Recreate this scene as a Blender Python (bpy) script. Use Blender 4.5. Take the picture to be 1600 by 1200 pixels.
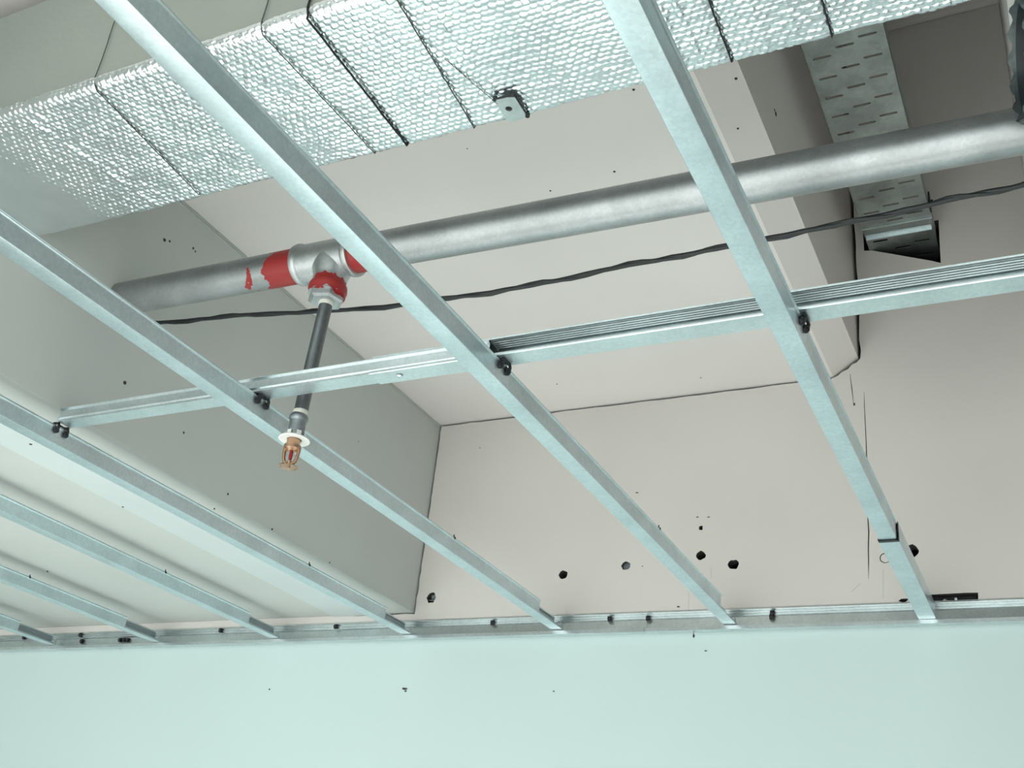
import bpy, bmesh, math, random
import numpy as np
from mathutils import Matrix, Vector

random.seed(7)
rng = np.random.default_rng(11)
SC = bpy.context.scene
COL = SC.collection
for o in list(bpy.data.objects):
    bpy.data.objects.remove(o, do_unlink=True)

# ------------------------------------------------------------------ camera, sky, exposure
EYE = 1.6                       # eye height; every z below is given relative to the eye and lifted by EYE when built
FPX = 1726.88
ROLL, PITCH, YAW = 0.110903447, -0.476962095, 0.503693364


def _cam_matrix():
    rx = np.array([[1, 0, 0], [0, math.cos(PITCH), -math.sin(PITCH)], [0, math.sin(PITCH), math.cos(PITCH)]])
    ry = np.array([[math.cos(YAW), 0, math.sin(YAW)], [0, 1, 0], [-math.sin(YAW), 0, math.cos(YAW)]])
    rz = np.array([[math.cos(ROLL), -math.sin(ROLL), 0], [math.sin(ROLL), math.cos(ROLL), 0], [0, 0, 1]])
    return rz @ rx @ ry @ np.array([[1, 0, 0], [0, 0, -1], [0, 1, 0]], float)


R = _cam_matrix()
cam_data = bpy.data.cameras.new('camera')
cam = bpy.data.objects.new('camera', cam_data)
COL.objects.link(cam)
cam_data.sensor_width = 36.0
cam_data.lens = FPX / 1600 * 36.0
cam_data.clip_start = 0.02
m = Matrix(((R[0][0], -R[1][0], -R[2][0], 0), (R[0][1], -R[1][1], -R[2][1], 0), (R[0][2], -R[1][2], -R[2][2], EYE), (0, 0, 0, 1)))
cam.matrix_world = m
SC.camera = cam

world = bpy.data.worlds.new('daylight')
SC.world = world
world.use_nodes = True
bg = world.node_tree.nodes['Background']
bg.inputs['Color'].default_value = (0.80, 1.0, 0.98, 1)
bg.inputs['Strength'].default_value = 0.45

sun_data = bpy.data.lights.new('sun', 'SUN')
sun_data.energy = 17.0
sun_data.angle = 0.009
sun_data.color = (0.95, 1.0, 0.97)
sun = bpy.data.objects.new('sun', sun_data)
COL.objects.link(sun)
sun.location = (2, -12, 12)
sun.rotation_euler = (math.radians(65), 0, math.radians(16))   # shines in through the open front on to the floor

SC.view_settings.view_transform = 'Standard'
SC.view_settings.look = 'None'
SC.view_settings.gamma = 1.0
SC.view_settings.use_curve_mapping = False
SC.view_settings.exposure = -0.10


# ------------------------------------------------------------------ measuring helpers (photo pixel -> point on a known plane)
def ray(u, v):
    return R.T @ np.array([(u - 800) / FPX, (v - 600) / FPX, 1.0])


def at_x(u, v, x):
    d = ray(u, v)
    return d * (x / d[0])


def at_y(u, v, y):
    d = ray(u, v)
    return d * (y / d[1])


def at_z(u, v, z):
    d = ray(u, v)
    return d * (z / d[2])


# ------------------------------------------------------------------ materials
def mat(name, color, rough=0.6, metal=0.0, vary=0.06, scale=6.0, bump=0.0, bump_scale=60.0, speck=None, stretch=None, detail=6.0):
    mm = bpy.data.materials.new(name)
    mm.use_nodes = True
    nt = mm.node_tree
    b = nt.nodes['Principled BSDF']
    b.inputs['Roughness'].default_value = rough
    b.inputs['Metallic'].default_value = metal
    tc = nt.nodes.new('ShaderNodeTexCoord')
    src = tc.outputs['Object']
    if stretch:
        mp = nt.nodes.new('ShaderNodeMapping')
        mp.inputs['Scale'].default_value = stretch
        nt.links.new(src, mp.inputs['Vector'])
        src = mp.outputs['Vector']
    n = nt.nodes.new('ShaderNodeTexNoise')
    n.inputs['Scale'].default_value = scale
    n.inputs['Detail'].default_value = detail
    nt.links.new(src, n.inputs['Vector'])
    rp = nt.nodes.new('ShaderNodeValToRGB')
    lo = [max(0, c * (1 - vary)) for c in color]
    hi = [min(1, c * (1 + vary)) for c in color]
    rp.color_ramp.elements[0].color = (*lo, 1)
    rp.color_ramp.elements[1].color = (*hi, 1)
    rp.color_ramp.elements[0].position = 0.3
    rp.color_ramp.elements[1].position = 0.7
    nt.links.new(n.outputs['Fac'], rp.inputs['Fac'])
    out = rp.outputs['Color']
    if speck:
        n2 = nt.nodes.new('ShaderNodeTexNoise')
        n2.inputs['Scale'].default_value = speck[0]
        n2.inputs['Detail'].default_value = 3
        nt.links.new(src, n2.inputs['Vector'])
        r2 = nt.nodes.new('ShaderNodeValToRGB')
        r2.color_ramp.elements[0].position = speck[1]
        r2.color_ramp.elements[1].position = min(1, speck[1] + 0.04)
        r2.color_ramp.elements[0].color = (0, 0, 0, 1)
        r2.color_ramp.elements[1].color = (1, 1, 1, 1)
        nt.links.new(n2.outputs['Fac'], r2.inputs['Fac'])
        mx = nt.nodes.new('ShaderNodeMix')
        mx.data_type = 'RGBA'
        mx.inputs['B'].default_value = (*speck[2], 1)
        nt.links.new(r2.outputs['Color'], mx.inputs['Factor'])
        nt.links.new(out, mx.inputs['A'])
        out = mx.outputs['Result']
    nt.links.new(out, b.inputs['Base Color'])
    if bump:
        n3 = nt.nodes.new('ShaderNodeTexNoise')
        n3.inputs['Scale'].default_value = bump_scale
        n3.inputs['Detail'].default_value = 4
        nt.links.new(src, n3.inputs['Vector'])
        bp = nt.nodes.new('ShaderNodeBump')
        bp.inputs['Strength'].default_value = bump
        bp.inputs['Distance'].default_value = 0.004
        nt.links.new(n3.outputs['Fac'], bp.inputs['Height'])
        nt.links.new(bp.outputs['Normal'], b.inputs['Normal'])
    return mm


def zinc(name, color, rough, vary=0.1, cells=170.0, metal=0.9, bump=0.0):
    """galvanised steel: a spangle of cells with slightly different tone and gloss"""
    mm = mat(name, color, rough, metal, vary, 8.0, bump, 120.0)
    nt = mm.node_tree
    b = nt.nodes['Principled BSDF']
    link = b.inputs['Base Color'].links[0]
    src = link.from_socket
    tc = [x for x in nt.nodes if x.type == 'TEX_COORD'][0]
    vo = nt.nodes.new('ShaderNodeTexVoronoi')
    vo.inputs['Scale'].default_value = cells
    nt.links.new(tc.outputs['Object'], vo.inputs['Vector'])
    bw = nt.nodes.new('ShaderNodeSeparateColor')
    nt.links.new(vo.outputs['Color'], bw.inputs['Color'])
    mr = nt.nodes.new('ShaderNodeMapRange')
    mr.inputs['To Min'].default_value = 0.94
    mr.inputs['To Max'].default_value = 1.05
    nt.links.new(bw.outputs['Red'], mr.inputs['Value'])
    mx = nt.nodes.new('ShaderNodeMix')
    mx.data_type = 'RGBA'
    mx.blend_type = 'MULTIPLY'
    mx.inputs['Factor'].default_value = 1.0
    nt.links.new(src, mx.inputs['A'])
    nt.links.new(mr.outputs['Result'], mx.inputs['B'])
    nt.links.new(mx.outputs['Result'], b.inputs['Base Color'])
    m2 = nt.nodes.new('ShaderNodeMapRange')
    m2.inputs['To Min'].default_value = rough - 0.03
    m2.inputs['To Max'].default_value = rough + 0.04
    nt.links.new(bw.outputs['Green'], m2.inputs['Value'])
    nt.links.new(m2.outputs['Result'], b.inputs['Roughness'])
    return mm


def painted(base, red, bands, axis, noise_scale=22.0, ragged=0.05):
    """red sealing paint brushed over steel in ragged bands along one object axis: [(centre, half width)]"""
    nt = base.node_tree
    b = nt.nodes['Principled BSDF']
    tc = [x for x in nt.nodes if x.type == 'TEX_COORD'][0]
    sp = nt.nodes.new('ShaderNodeSeparateXYZ')
    nt.links.new(tc.outputs['Object'], sp.inputs['Vector'])
    n = nt.nodes.new('ShaderNodeTexNoise')
    n.inputs['Scale'].default_value = noise_scale
    n.inputs['Detail'].default_value = 5
    nt.links.new(tc.outputs['Object'], n.inputs['Vector'])

    def math_node(op, a, c):
        q = nt.nodes.new('ShaderNodeMath')
        q.operation = op
        for i, s in enumerate((a, c)):
            if isinstance(s, (int, float)):
                q.inputs[i].default_value = s
            else:
                nt.links.new(s, q.inputs[i])
        return q.outputs[0]
    total = None
    jit = math_node('MULTIPLY', math_node('SUBTRACT', n.outputs['Fac'], 0.5), ragged * 2)
    for c, w in bands:
        d = math_node('ABSOLUTE', math_node('SUBTRACT', sp.outputs[axis], c), 0.0)
        inside = math_node('LESS_THAN', math_node('ADD', d, jit), w)
        total = inside if total is None else math_node('MAXIMUM', total, inside)
    mx = nt.nodes.new('ShaderNodeMix')
    mx.data_type = 'RGBA'
    mx.inputs['B'].default_value = (*red, 1)
    nt.links.new(total, mx.inputs['Factor'])
    nt.links.new(b.inputs['Base Color'].links[0].from_socket, mx.inputs['A'])
    nt.links.new(mx.outputs['Result'], b.inputs['Base Color'])
    me = math_node('SUBTRACT', 0.9, math_node('MULTIPLY', total, 0.9))
    nt.links.new(me, b.inputs['Metallic'])
    return base


RED = (0.33, 0.026, 0.026)
M = {}
M['white_paint'] = mat('white_wall_paint', (0.595, 0.725, 0.72), 0.55, vary=0.012, scale=1.2, bump=0.05, bump_scale=50)
M['plaster'] = mat('bare_plaster', (0.675, 0.645, 0.62), 0.85, vary=0.035, scale=1.6, bump=0.06, bump_scale=35)
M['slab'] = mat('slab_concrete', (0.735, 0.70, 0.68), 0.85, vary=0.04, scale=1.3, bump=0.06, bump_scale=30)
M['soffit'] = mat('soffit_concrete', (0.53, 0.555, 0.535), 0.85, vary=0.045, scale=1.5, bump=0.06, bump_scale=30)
M['pale'] = mat('pale_soffit_band', (0.565, 0.62, 0.62), 0.7, vary=0.03, scale=3)
M['bead'] = mat('plaster_corner_band', (0.66, 0.645, 0.62), 0.8, vary=0.03, scale=3)
M['cavity'] = mat('cavity_shade', (0.05, 0.045, 0.045), 0.9, vary=0.3, scale=8)  # dark colour standing in for shade inside holes and joints
M['speck'] = mat('dirt_speck', (0.045, 0.04, 0.04), 0.9, vary=0.3, scale=40)
M['floor'] = mat('screed_floor', (0.72, 0.72, 0.71), 0.7, vary=0.06, scale=1.0, bump=0.05)
M['zinc'] = zinc('galvanised_channel', (0.615, 0.71, 0.74), 0.32)
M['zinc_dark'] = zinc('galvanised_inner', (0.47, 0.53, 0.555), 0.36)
M['zinc_bright'] = zinc('galvanised_carrier', (0.62, 0.69, 0.705), 0.33)
M['zinc_track'] = zinc('galvanised_track', (0.64, 0.70, 0.71), 0.33)
M['zinc_tray'] = zinc('galvanised_tray', (0.36, 0.39, 0.38), 0.5, vary=0.25, cells=70.0)
M['pipe_steel'] = painted(zinc('pipe_steel', (0.43, 0.445, 0.455), 0.43, vary=0.16), RED, [(-0.140, 0.044), (-0.228, 0.000), (0.090, 0.045), (-0.52, -0.014)], 0, 26, 0.06)
M['tee_steel'] = painted(zinc('tee_steel', (0.52, 0.54, 0.55), 0.42, vary=0.16), RED, [(-0.088, 0.021)], 2, 30, 0.03)
M['drop_steel'] = zinc('drop_steel', (0.20, 0.215, 0.225), 0.42, vary=0.15)
M['coupling_steel'] = zinc('coupling_steel', (0.30, 0.33, 0.35), 0.4, vary=0.1)
M['thread_tape'] = mat('white_thread_tape', (0.78, 0.76, 0.70), 0.6, vary=0.1, scale=60)
M['white_plastic'] = mat('white_plastic', (0.86, 0.86, 0.83), 0.4, vary=0.02)
M['brass'] = mat('sprinkler_brass', (0.52, 0.33, 0.22), 0.3, 1.0, 0.12, 60)
M['bulb'] = mat('red_bulb', (0.30, 0.015, 0.02), 0.08, 0, 0.05, 20)
M['black_cable'] = mat('black_cable', (0.014, 0.016, 0.018), 0.45, 0, 0.3, 30, stretch=(1, 20, 20))
M['wire'] = mat('tie_wire', (0.10, 0.11, 0.10), 0.5, 0.6, 0.3, 40)
M['wire_dark'] = mat('black_tie_wire', (0.02, 0.022, 0.022), 0.5, 0.4, 0.3, 40)
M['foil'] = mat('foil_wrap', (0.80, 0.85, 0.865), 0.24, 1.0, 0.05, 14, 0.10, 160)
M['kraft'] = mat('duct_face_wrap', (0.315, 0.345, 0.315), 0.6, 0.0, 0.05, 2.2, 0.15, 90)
M['black_metal'] = mat('black_metal', (0.016, 0.017, 0.020), 0.4, 0.3, 0.3, 40)
M['flex_outer'] = mat('flexible_duct_sleeve', (0.10, 0.12, 0.125), 0.35, 0.6, 0.3, 30, 0.3, 60)
M['flex_inner'] = mat('flexible_duct_lining', (0.022, 0.026, 0.032), 0.5, 0.1, 0.3, 20)
M['rim'] = mat('duct_rim_metal', (0.55, 0.60, 0.60), 0.35, 0.9, 0.15, 40)


# ------------------------------------------------------------------ object helpers
class MB:
    def __init__(self):
        self.v = []
        self.f = []

    def add(self, verts, faces):
        k = len(self.v)
        self.v += [tuple(map(float, p)) for p in verts]
        self.f += [tuple(k + i for i in f) for f in faces]
        return self

    def box(self, lo, hi):
        (a, b, c), (d, e, g) = lo, hi
        vs = [(a, b, c), (d, b, c), (d, e, c), (a, e, c), (a, b, g), (d, b, g), (d, e, g), (a, e, g)]
        return self.add(vs, [(0, 3, 2, 1), (4, 5, 6, 7), (0, 1, 5, 4), (1, 2, 6, 5), (2, 3, 7, 6), (3, 0, 4, 7)])

    def tube(self, pts, r, seg=12, caps=True, closed=False):
        pts = [Vector(p) for p in pts]
        rs = r if isinstance(r, (list, tuple)) else [r] * len(pts)
        vs, fs = [], []
        ref = None
        n = len(pts)
        for i, p in enumerate(pts):
            if closed:
                d = (pts[(i + 1) % n] - pts[i - 1]).normalized()
            else:
                d = (pts[min(i + 1, n - 1)] - pts[max(i - 1, 0)]).normalized()
            if ref is None:
                ref = Vector((0, 0, 1)) if abs(d.z) < 0.9 else Vector((0, 1, 0))
            a = (ref - d * ref.dot(d)).normalized()
            ref = a
            b = d.cross(a)
            for k in range(seg):
                t = 2 * math.pi * k / seg
                vs.append(p + (a * math.cos(t) + b * math.sin(t)) * rs[i])
        rng_n = n if closed else n - 1
        for i in range(rng_n):
            j = (i + 1) % n
            for k in range(seg):
                k2 = (k + 1) % seg
                fs.append((i * seg + k, i * seg + k2, j * seg + k2, j * seg + k))
        if caps and not closed:
            fs.append(tuple(range(seg - 1, -1, -1)))
            fs.append(tuple((n - 1) * seg + k for k in range(seg)))
        return self.add(vs, fs)

    def lathe(self, prof, origin, axis=(0, 0, 1), seg=24, close=True):
        """prof: [(radius, height along axis)]"""
        ax = Vector(axis).normalized()
        ref = Vector((0, 0, 1)) if abs(ax.z) < 0.9 else Vector((0, 1, 0))
        a = (ref - ax * ref.dot(ax)).normalized()
        b = ax.cross(a)
        o = Vector(origin)
        vs, fs = [], []
        for (r, h) in prof:
            for k in range(seg):
                t = 2 * math.pi * k / seg
                vs.append(o + ax * h + (a * math.cos(t) + b * math.sin(t)) * max(r, 1e-5))
        n = len(prof)
        for i in range(n - 1 if not close else n):
            j = (i + 1) % n
            for k in range(seg):
                k2 = (k + 1) % seg
                fs.append((i * seg + k, i * seg + k2, j * seg + k2, j * seg + k))
        return self.add(vs, fs)

    def sheet(self, poly, t, a0, a1, place):
        """a bent sheet: 2-D polyline of thickness t swept from a0 to a1; place(p, q, a) -> xyz"""
        n = len(poly)
        P = [Vector(p) for p in poly]
        Q = []
        for i in range(n):
            d0 = (P[i] - P[i - 1]).normalized() if i else None
            d1 = (P[i + 1] - P[i]).normalized() if i < n - 1 else None
            if d0 is None:
                nn = Vector((-d1.y, d1.x))
            elif d1 is None:
                nn = Vector((-d0.y, d0.x))
            else:
                n0, n1 = Vector((-d0.y, d0.x)), Vector((-d1.y, d1.x))
                s = n0 + n1
                nn = s / max(0.35, s.dot(n0)) if s.length > 1e-6 else n0
            Q.append(P[i] + nn * t)
        vs = []
        for a in (a0, a1):
            vs += [place(p.x, p.y, a) for p in P] + [place(p.x, p.y, a) for p in Q]
        fs = []
        k = 2 * n
        for i in range(n - 1):
            fs.append((i, i + 1, k + i + 1, k + i))
            fs.append((n + i + 1, n + i, k + n + i, k + n + i + 1))
            fs.append((i + 1, i, n + i, n + i + 1))
            fs.append((k + i, k + i + 1, k + n + i + 1, k + n + i))
        fs.append((0, k, k + n, n))
        fs.append((n - 1, 2 * n - 1, k + 2 * n - 1, k + n - 1))
        return self.add(vs, fs)

    def build(self, name, material, parent=None, origin=None, smooth=None, lift=True):
        if parent is not None and origin is None:
            origin = parent_origin(parent)
        if origin is None:
            origin = (0, 0, 0)
        me = bpy.data.meshes.new(name)
        me.from_pydata([(p[0] - origin[0], p[1] - origin[1], p[2] - origin[2]) for p in self.v], [], self.f)
        me.update()
        bm = bmesh.new()
        bm.from_mesh(me)
        bmesh.ops.recalc_face_normals(bm, faces=bm.faces)
        bm.to_mesh(me)
        bm.free()
        if smooth is not None:
            for p in me.polygons:
                p.use_smooth = True
            me.set_sharp_from_angle(angle=math.radians(smooth))
        me.materials.append(material)
        o = bpy.data.objects.new(name, me)
        COL.objects.link(o)
        if parent is not None:
            o.parent = parent
        else:
            o.location = (origin[0], origin[1], origin[2] + (EYE if lift else 0))
        o['_org'] = [float(c) for c in origin]
        return o


def parent_origin(p):
    return tuple(p['_org'])


def thing(name, label, cat, origin, group=None):
    o = bpy.data.objects.new(name, None)
    COL.objects.link(o)
    o.empty_display_size = 0.05
    o.location = (origin[0], origin[1], origin[2] + EYE)
    o['_org'] = [float(c) for c in origin]
    o['label'] = label
    o['category'] = cat
    if group:
        o['group'] = group
    return o


def struct(o):
    o['kind'] = 'structure'
    return o


def flat_loop_solid(outer, holes, y, depth, name, material, parent=None):
    """a wall panel in the plane y with real openings: outer and holes are lists of (x, z)"""
    bm = bmesh.new()
    loops = []
    for lp in [outer] + holes:
        vs = [bm.verts.new((x, y, z)) for x, z in lp]
        loops.append(vs)
        for i in range(len(vs)):
            bm.edges.new((vs[i], vs[(i + 1) % len(vs)]))
    bmesh.ops.triangle_fill(bm, edges=list(bm.edges), use_beauty=True, use_dissolve=False)
    for vs in loops:
        back = [bm.verts.new((v.co.x, y + depth, v.co.z)) for v in vs]
        for i in range(len(vs)):
            j = (i + 1) % len(vs)
            bm.faces.new((vs[i], vs[j], back[j], back[i]))
    bmesh.ops.recalc_face_normals(bm, faces=bm.faces)
    mb = MB()
    bm.verts.ensure_lookup_table()
    bm.verts.index_update()
    mb.add([v.co[:] for v in bm.verts], [tuple(v.index for v in f.verts) for f in bm.faces])
    bm.free()
    o = mb.build(name, material, parent)
    o.data.materials.append(M['cavity'])        # sides of holes and joints coloured dark to stand in for shade
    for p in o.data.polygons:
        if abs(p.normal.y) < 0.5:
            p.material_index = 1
    return o


def ragged(p0, p1, n, amp):
    p0, p1 = np.array(p0, float), np.array(p1, float)
    d = p1 - p0
    nn = np.array([-d[1], d[0]]) / (np.linalg.norm(d) + 1e-9)
    return [tuple(p0 + d * i / n + nn * (rng.normal() * amp if 0 < i < n else 0)) for i in range(n + 1)]


# ------------------------------------------------------------------ the setting
D = 3.40            # distance of the wall
Z_SOF = 1.093       # underside of the low soffit on the left
Z_CEI = 1.862       # underside of the slab over the frame
Z_TOP = 3.37        # top of the open bay on the right
X_SOF = -2.18       # side of the soffit
X_BAY0, X_BAY1 = -0.549, 0.034
YB = -4.2           # the open shop front behind the camera
XL, XR = -7.5, 2.6
BACK = D + 0.42     # a dark cavity lies behind the plaster

floor = struct(MB().box((XL - 8, YB - 14, -EYE - 0.2), (XR + 4, BACK, -EYE)).build('floor', M['floor']))
wall = struct(MB().box((XL, D, -EYE), (XR, D + 0.05, 1.0)).build('wall_back', M['white_paint']))
struct(MB().box((XR, YB - 1.0, -EYE), (XR + 0.2, BACK, Z_TOP)).build('wall_right', M['plaster']))  # unseen wall, carried past the front to block sun from the right

struct(MB().box((XL - 0.2, YB, -EYE), (XL, BACK, Z_TOP)).build('wall_left_added', M['plaster']))  # unseen wall, added to cut side light reaching the soffit
struct(MB().box((XL, YB, 0.45), (-2.3, YB + 0.25, Z_SOF)).build('front_head_added', M['plaster']))      # unseen head, added to keep sunlight off the floor under the soffit

g = 0.0028           # half of the open joint between plaster and concrete
outer = [(XL, 1.0005), (XR, 1.0005), (XR, Z_CEI - 0.001), (X_BAY1, Z_CEI - 0.001), (X_BAY1 - 0.001, Z_TOP - 0.002)]
outer += [(X_BAY0 + 0.012, Z_TOP - 0.002)] + [(x, z) for x, z in ragged((X_BAY0 + 0.014, 3.2), (X_BAY0 + 0.0115, 1.95), 26, 0.0022)]
outer += [(-0.541, 1.918), (-0.553, 1.905), (-0.570, 1.899), (-0.582, 1.884), (-0.604, 1.875), (-0.618, 1.862), (-0.64, 1.8545)]
outer += ragged((-0.66, 1.8540), (X_SOF + 0.008, 1.8550), 34, 0.0012)
outer += ragged((X_SOF + 0.008, 1.85), (X_SOF + 0.0065, 1.10), 30, 0.0012)
outer += [(X_SOF + 0.006, Z_SOF - 0.006)] + ragged((X_SOF - 0.01, Z_SOF - 0.005), (-2.45, Z_SOF - 0.0035), 9, 0.0010)
outer += [(-2.46, Z_SOF - 0.0008), (XL, Z_SOF - 0.0008)]


def W(u, v):
    p = at_y(u, v, D)
    return (float(p[0]), float(p[2]))


def blob(u, v, rx, rz, n=14, jag=0.08):
    c = W(u, v)
    ph = rng.uniform(0, 6)
    return [(c[0] + rx * math.cos(2 * math.pi * k / n) * (1 + jag * math.sin(3.0 * k + ph)), c[1] + rz * math.sin(2 * math.pi * k / n) * (1 + jag * math.sin(2.3 * k + ph))) for k in range(n)]


def slit(pix, w):
    P = [np.array(W(u, v)) for u, v in pix]
    Q = []
    for i in range(len(P) - 1):
        k = max(1, int(np.linalg.norm(P[i + 1] - P[i]) / 0.05))
        Q += [P[i] + (P[i + 1] - P[i]) * j / k + (rng.normal(size=2) * 0.0012 if (i or j) else 0) for j in range(k)]
    Q.append(P[-1])
    left, right = [], []
    for i, p in enumerate(Q):
        d = Q[min(i + 1, len(Q) - 1)] - Q[max(i - 1, 0)]
        nn = np.array([-d[1], d[0]]) / (np.linalg.norm(d) + 1e-9)
        ww = w * (0.25 if i in (0, len(Q) - 1) else rng.uniform(0.6, 1.2))
        left.append(tuple(p + nn * ww / 2))
        right.append(tuple(p - nn * ww / 2))
    return left + right[::-1]


holes = [blob(880, 898, 0.0170, 0.0155), blob(978, 884, 0.0165, 0.015), blob(1095, 868, 0.0165, 0.0155, 12, 0.12), blob(1146, 882, 0.019, 0.0165, 12, 0.12),
         blob(1424, 861, 0.021, 0.021), blob(674, 934, 0.0185, 0.0205, 12, 0.12), blob(1095, 825, 0.008, 0.008, 8, 0.25), blob(1412, 938, 0.014, 0.006, 9, 0.25)]
s0, s1 = W(1440, 944), W(1527, 926)
holes.append([(s0[0], 1.0475), (s1[0], 1.0475), (s1[0] + 0.002, s1[1]), (s1[0] - 0.03, s1[1] + 0.001), (s0[0], s1[1] - 0.001)])
# the opening the cable tray passes through, its lower edge broken off slantwise
TZ = 2.35
TX0, TX1 = -0.490, -0.264
holes.append([(TX0 - 0.018, TZ + 0.004), (TX0 + 0.01, TZ - 0.001), (TX1 - 0.02, TZ - 0.086), (TX1 + 0.006, TZ - 0.100), (TX1 + 0.012, TZ + 0.08), (TX0 - 0.018, TZ + 0.08)])
# the ring round a filled hole, and hairline cracks
rc = W(1383, 872)
ring_o = [(rc[0] + 0.0165 * math.cos(t), rc[1] + 0.0165 * math.sin(t)) for t in np.linspace(0, 2 * math.pi, 20, endpoint=False)]
holes.append(ring_o)
holes += [slit([(1328, 584), (1331, 606), (1334, 634)], 0.0035), slit([(1350, 612), (1352, 660), (1353, 720), (1357, 830), (1357, 905)], 0.003),
          slit([(1380, 890), (1380, 936)], 0.002), slit([(1111, 885), (1111, 904)], 0.002), slit([(1076, 926), (1076, 954)], 0.002),
          slit([(1344, 912), (1330, 925)], 0.002)]
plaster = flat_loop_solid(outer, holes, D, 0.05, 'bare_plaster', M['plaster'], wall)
plaster['label'] = 'bare greyish plaster above the white paint'
plug = MB().lathe([(0.0138, 0), (0.0138, 0.03), (0.0001, 0.03), (0.0001, 0)], (rc[0], D + 0.0005, rc[1]), (0, 1, 0), 20)
plug.build('hole_filler', M['plaster'], wall)
c = W(978, 884)
MB().lathe([(0.0155, 0), (0.0155, 0.02), (0.0001, 0.02), (0.0001, 0)], (c[0] + 0.001, D + 0.012, c[1] - 0.001), (0, 1, 0), 16).build('hole_filler', M['coupling_steel'], wall)
c = W(674, 934)
q = MB().box((c[0] - 0.003, D + 0.006, c[1] - 0.002), (c[0] + 0.017, D + 0.03, c[1] + 0.012))
q.box((c[0] - 0.012, D + 0.01, c[1] - 0.009), (c[0] + 0.01, D + 0.03, c[1] - 0.004)).build('wall_plug', M['coupling_steel'], wall)
q = MB().box((s0[0] + 0.004, D + 0.018, 1.046), (s1[0] - 0.004, D + 0.045, s1[1] - 0.004))
for k in range(5):
    x = s0[0] + 0.05 + 0.016 * k
    q.box((x, D + 0.010, 1.053 + 0.002 * (k % 2)), (x + 0.006, D + 0.019, 1.062))
q.build('metal_insert', M['black_metal'], wall)
for (uu_, vv_, ww_, hh_) in ((1476, 937, 0.007, 0.004), (1493, 934, 0.006, 0.003), (1468, 934, 0.0015, 0.008), (1488, 931, 0.001, 0.006)):  # bright metal bits set in the slot to imitate glints
    gx, gz = W(uu_, vv_)
    MB().lathe([(0.0001, 0), (ww_, 0.001), (ww_ * 0.7, 0.004), (0.0001, 0.005)], (gx, D + 0.012, gz), (0, -1, 0), 8).build('insert_glint', M['rim'], wall)

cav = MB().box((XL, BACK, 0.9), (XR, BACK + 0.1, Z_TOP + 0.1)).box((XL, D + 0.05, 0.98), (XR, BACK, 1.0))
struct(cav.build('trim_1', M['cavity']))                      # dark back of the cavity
SLAB_Y1 = D + 0.41
XC, ZC = -0.634, 1.921           # the right lower corner of the slab is chamfered
sec = [(X_SOF, Z_CEI), (XC, Z_CEI), (X_BAY0 - 0.006, ZC), (X_BAY0, ZC + 0.004), (X_BAY0, Z_TOP), (X_SOF, Z_TOP)]
ns = len(sec)
pm = MB().add([(x, YB, z) for x, z in sec] + [(x, SLAB_Y1, z) for x, z in sec], [tuple(range(ns)), tuple(range(2 * ns - 1, ns - 1, -1))] + [(k, (k + 1) % ns, ns + (k + 1) % ns, ns + k) for k in range(ns)])
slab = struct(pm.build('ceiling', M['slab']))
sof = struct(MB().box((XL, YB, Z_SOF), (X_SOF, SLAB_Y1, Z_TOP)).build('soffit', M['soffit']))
struct(MB().box((X_BAY1, YB, Z_CEI), (XR, SLAB_Y1, Z_TOP)).build('ceiling.001', M['slab']))
struct(MB().box((X_SOF, YB, Z_TOP), (XR, SLAB_Y1, Z_TOP + 0.15)).build('ceiling.002', M['slab']))
MB().box((-2.535, YB, Z_SOF - 0.004), (-2.385, D - 0.002, Z_SOF + 0.001)).build('pale_band', M['pale'], sof)  # paler strip set slightly proud of the soffit
MB().box((X_BAY0, YB, Z_TOP - 0.03), (X_BAY1, D - 0.06, Z_TOP)).build('lintel', M['bead'], slab)
# board marks of the formwork on the side of the soffit
for a in ((287, 317), (356, 382)):
    z = float(at_x(a[0], a[1], X_SOF)[2])
    MB().box((X_SOF - 0.001, 1.0, z - 0.0015), (X_SOF + 0.0018, D - 0.002, z + 0.0015)).build('board_mark', M['soffit'], sof)


# small specks, nail holes and scuffs (their own flat shape, a millimetre thick)
def speck_on_wall(u, v, w, h, par, name='nail_hole', ymat='speck'):
    x, z = W(u, v)
    n = 9
    vs, ph = [], rng.uniform(0, 6)
    for yy in (D - 0.0012, D + 0.004):
        vs += [(x + w * math.cos(2 * math.pi * k / n) * (1 + 0.3 * math.sin(2.2 * k + ph)), yy, z + h * math.sin(2 * math.pi * k / n) * (1 + 0.3 * math.sin(1.7 * k + ph))) for k in range(n)]
    fs = [tuple(range(n)), tuple(range(2 * n - 1, n - 1, -1))] + [(k, (k + 1) % n, n + (k + 1) % n, n + k) for k in range(n)]
    MB().add(vs, fs).build(name, M[ymat], par)


for u, v, w, h in ((995, 770, .006, .002), (1004, 885, .002, .002), (1090, 808, .005, .0016), (1107, 808, .005, .0016), (1060, 948, .005, .002), (603, 914, .003, .003), (625, 929, .003, .003), (633, 936, .006, .005),
                   (1335, 632, .003, .005), (750, 700, .002, .002)):
    speck_on_wall(u, v, w, h, wall)
for u, v, w, h in ((632, 1076, .011, .004), (634, 1080, .005, .003), (421, 1077, .003, .003), (865, 1080, .003, .002), (1084, 993, .003, .007), (1103, 1017, .005, .0015), (188, 1012, .003, .005)):
    speck_on_wall(u, v, w, h, wall, 'paint_chip')


def speck_at(p, nrm, r, par):
    MB().lathe([(r, -0.001), (r * 0.8, 0.0012), (0.0001, 0.0012), (0.0001, -0.001)], p, nrm, 9).build('nail_hole', M['speck'], par)


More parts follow.
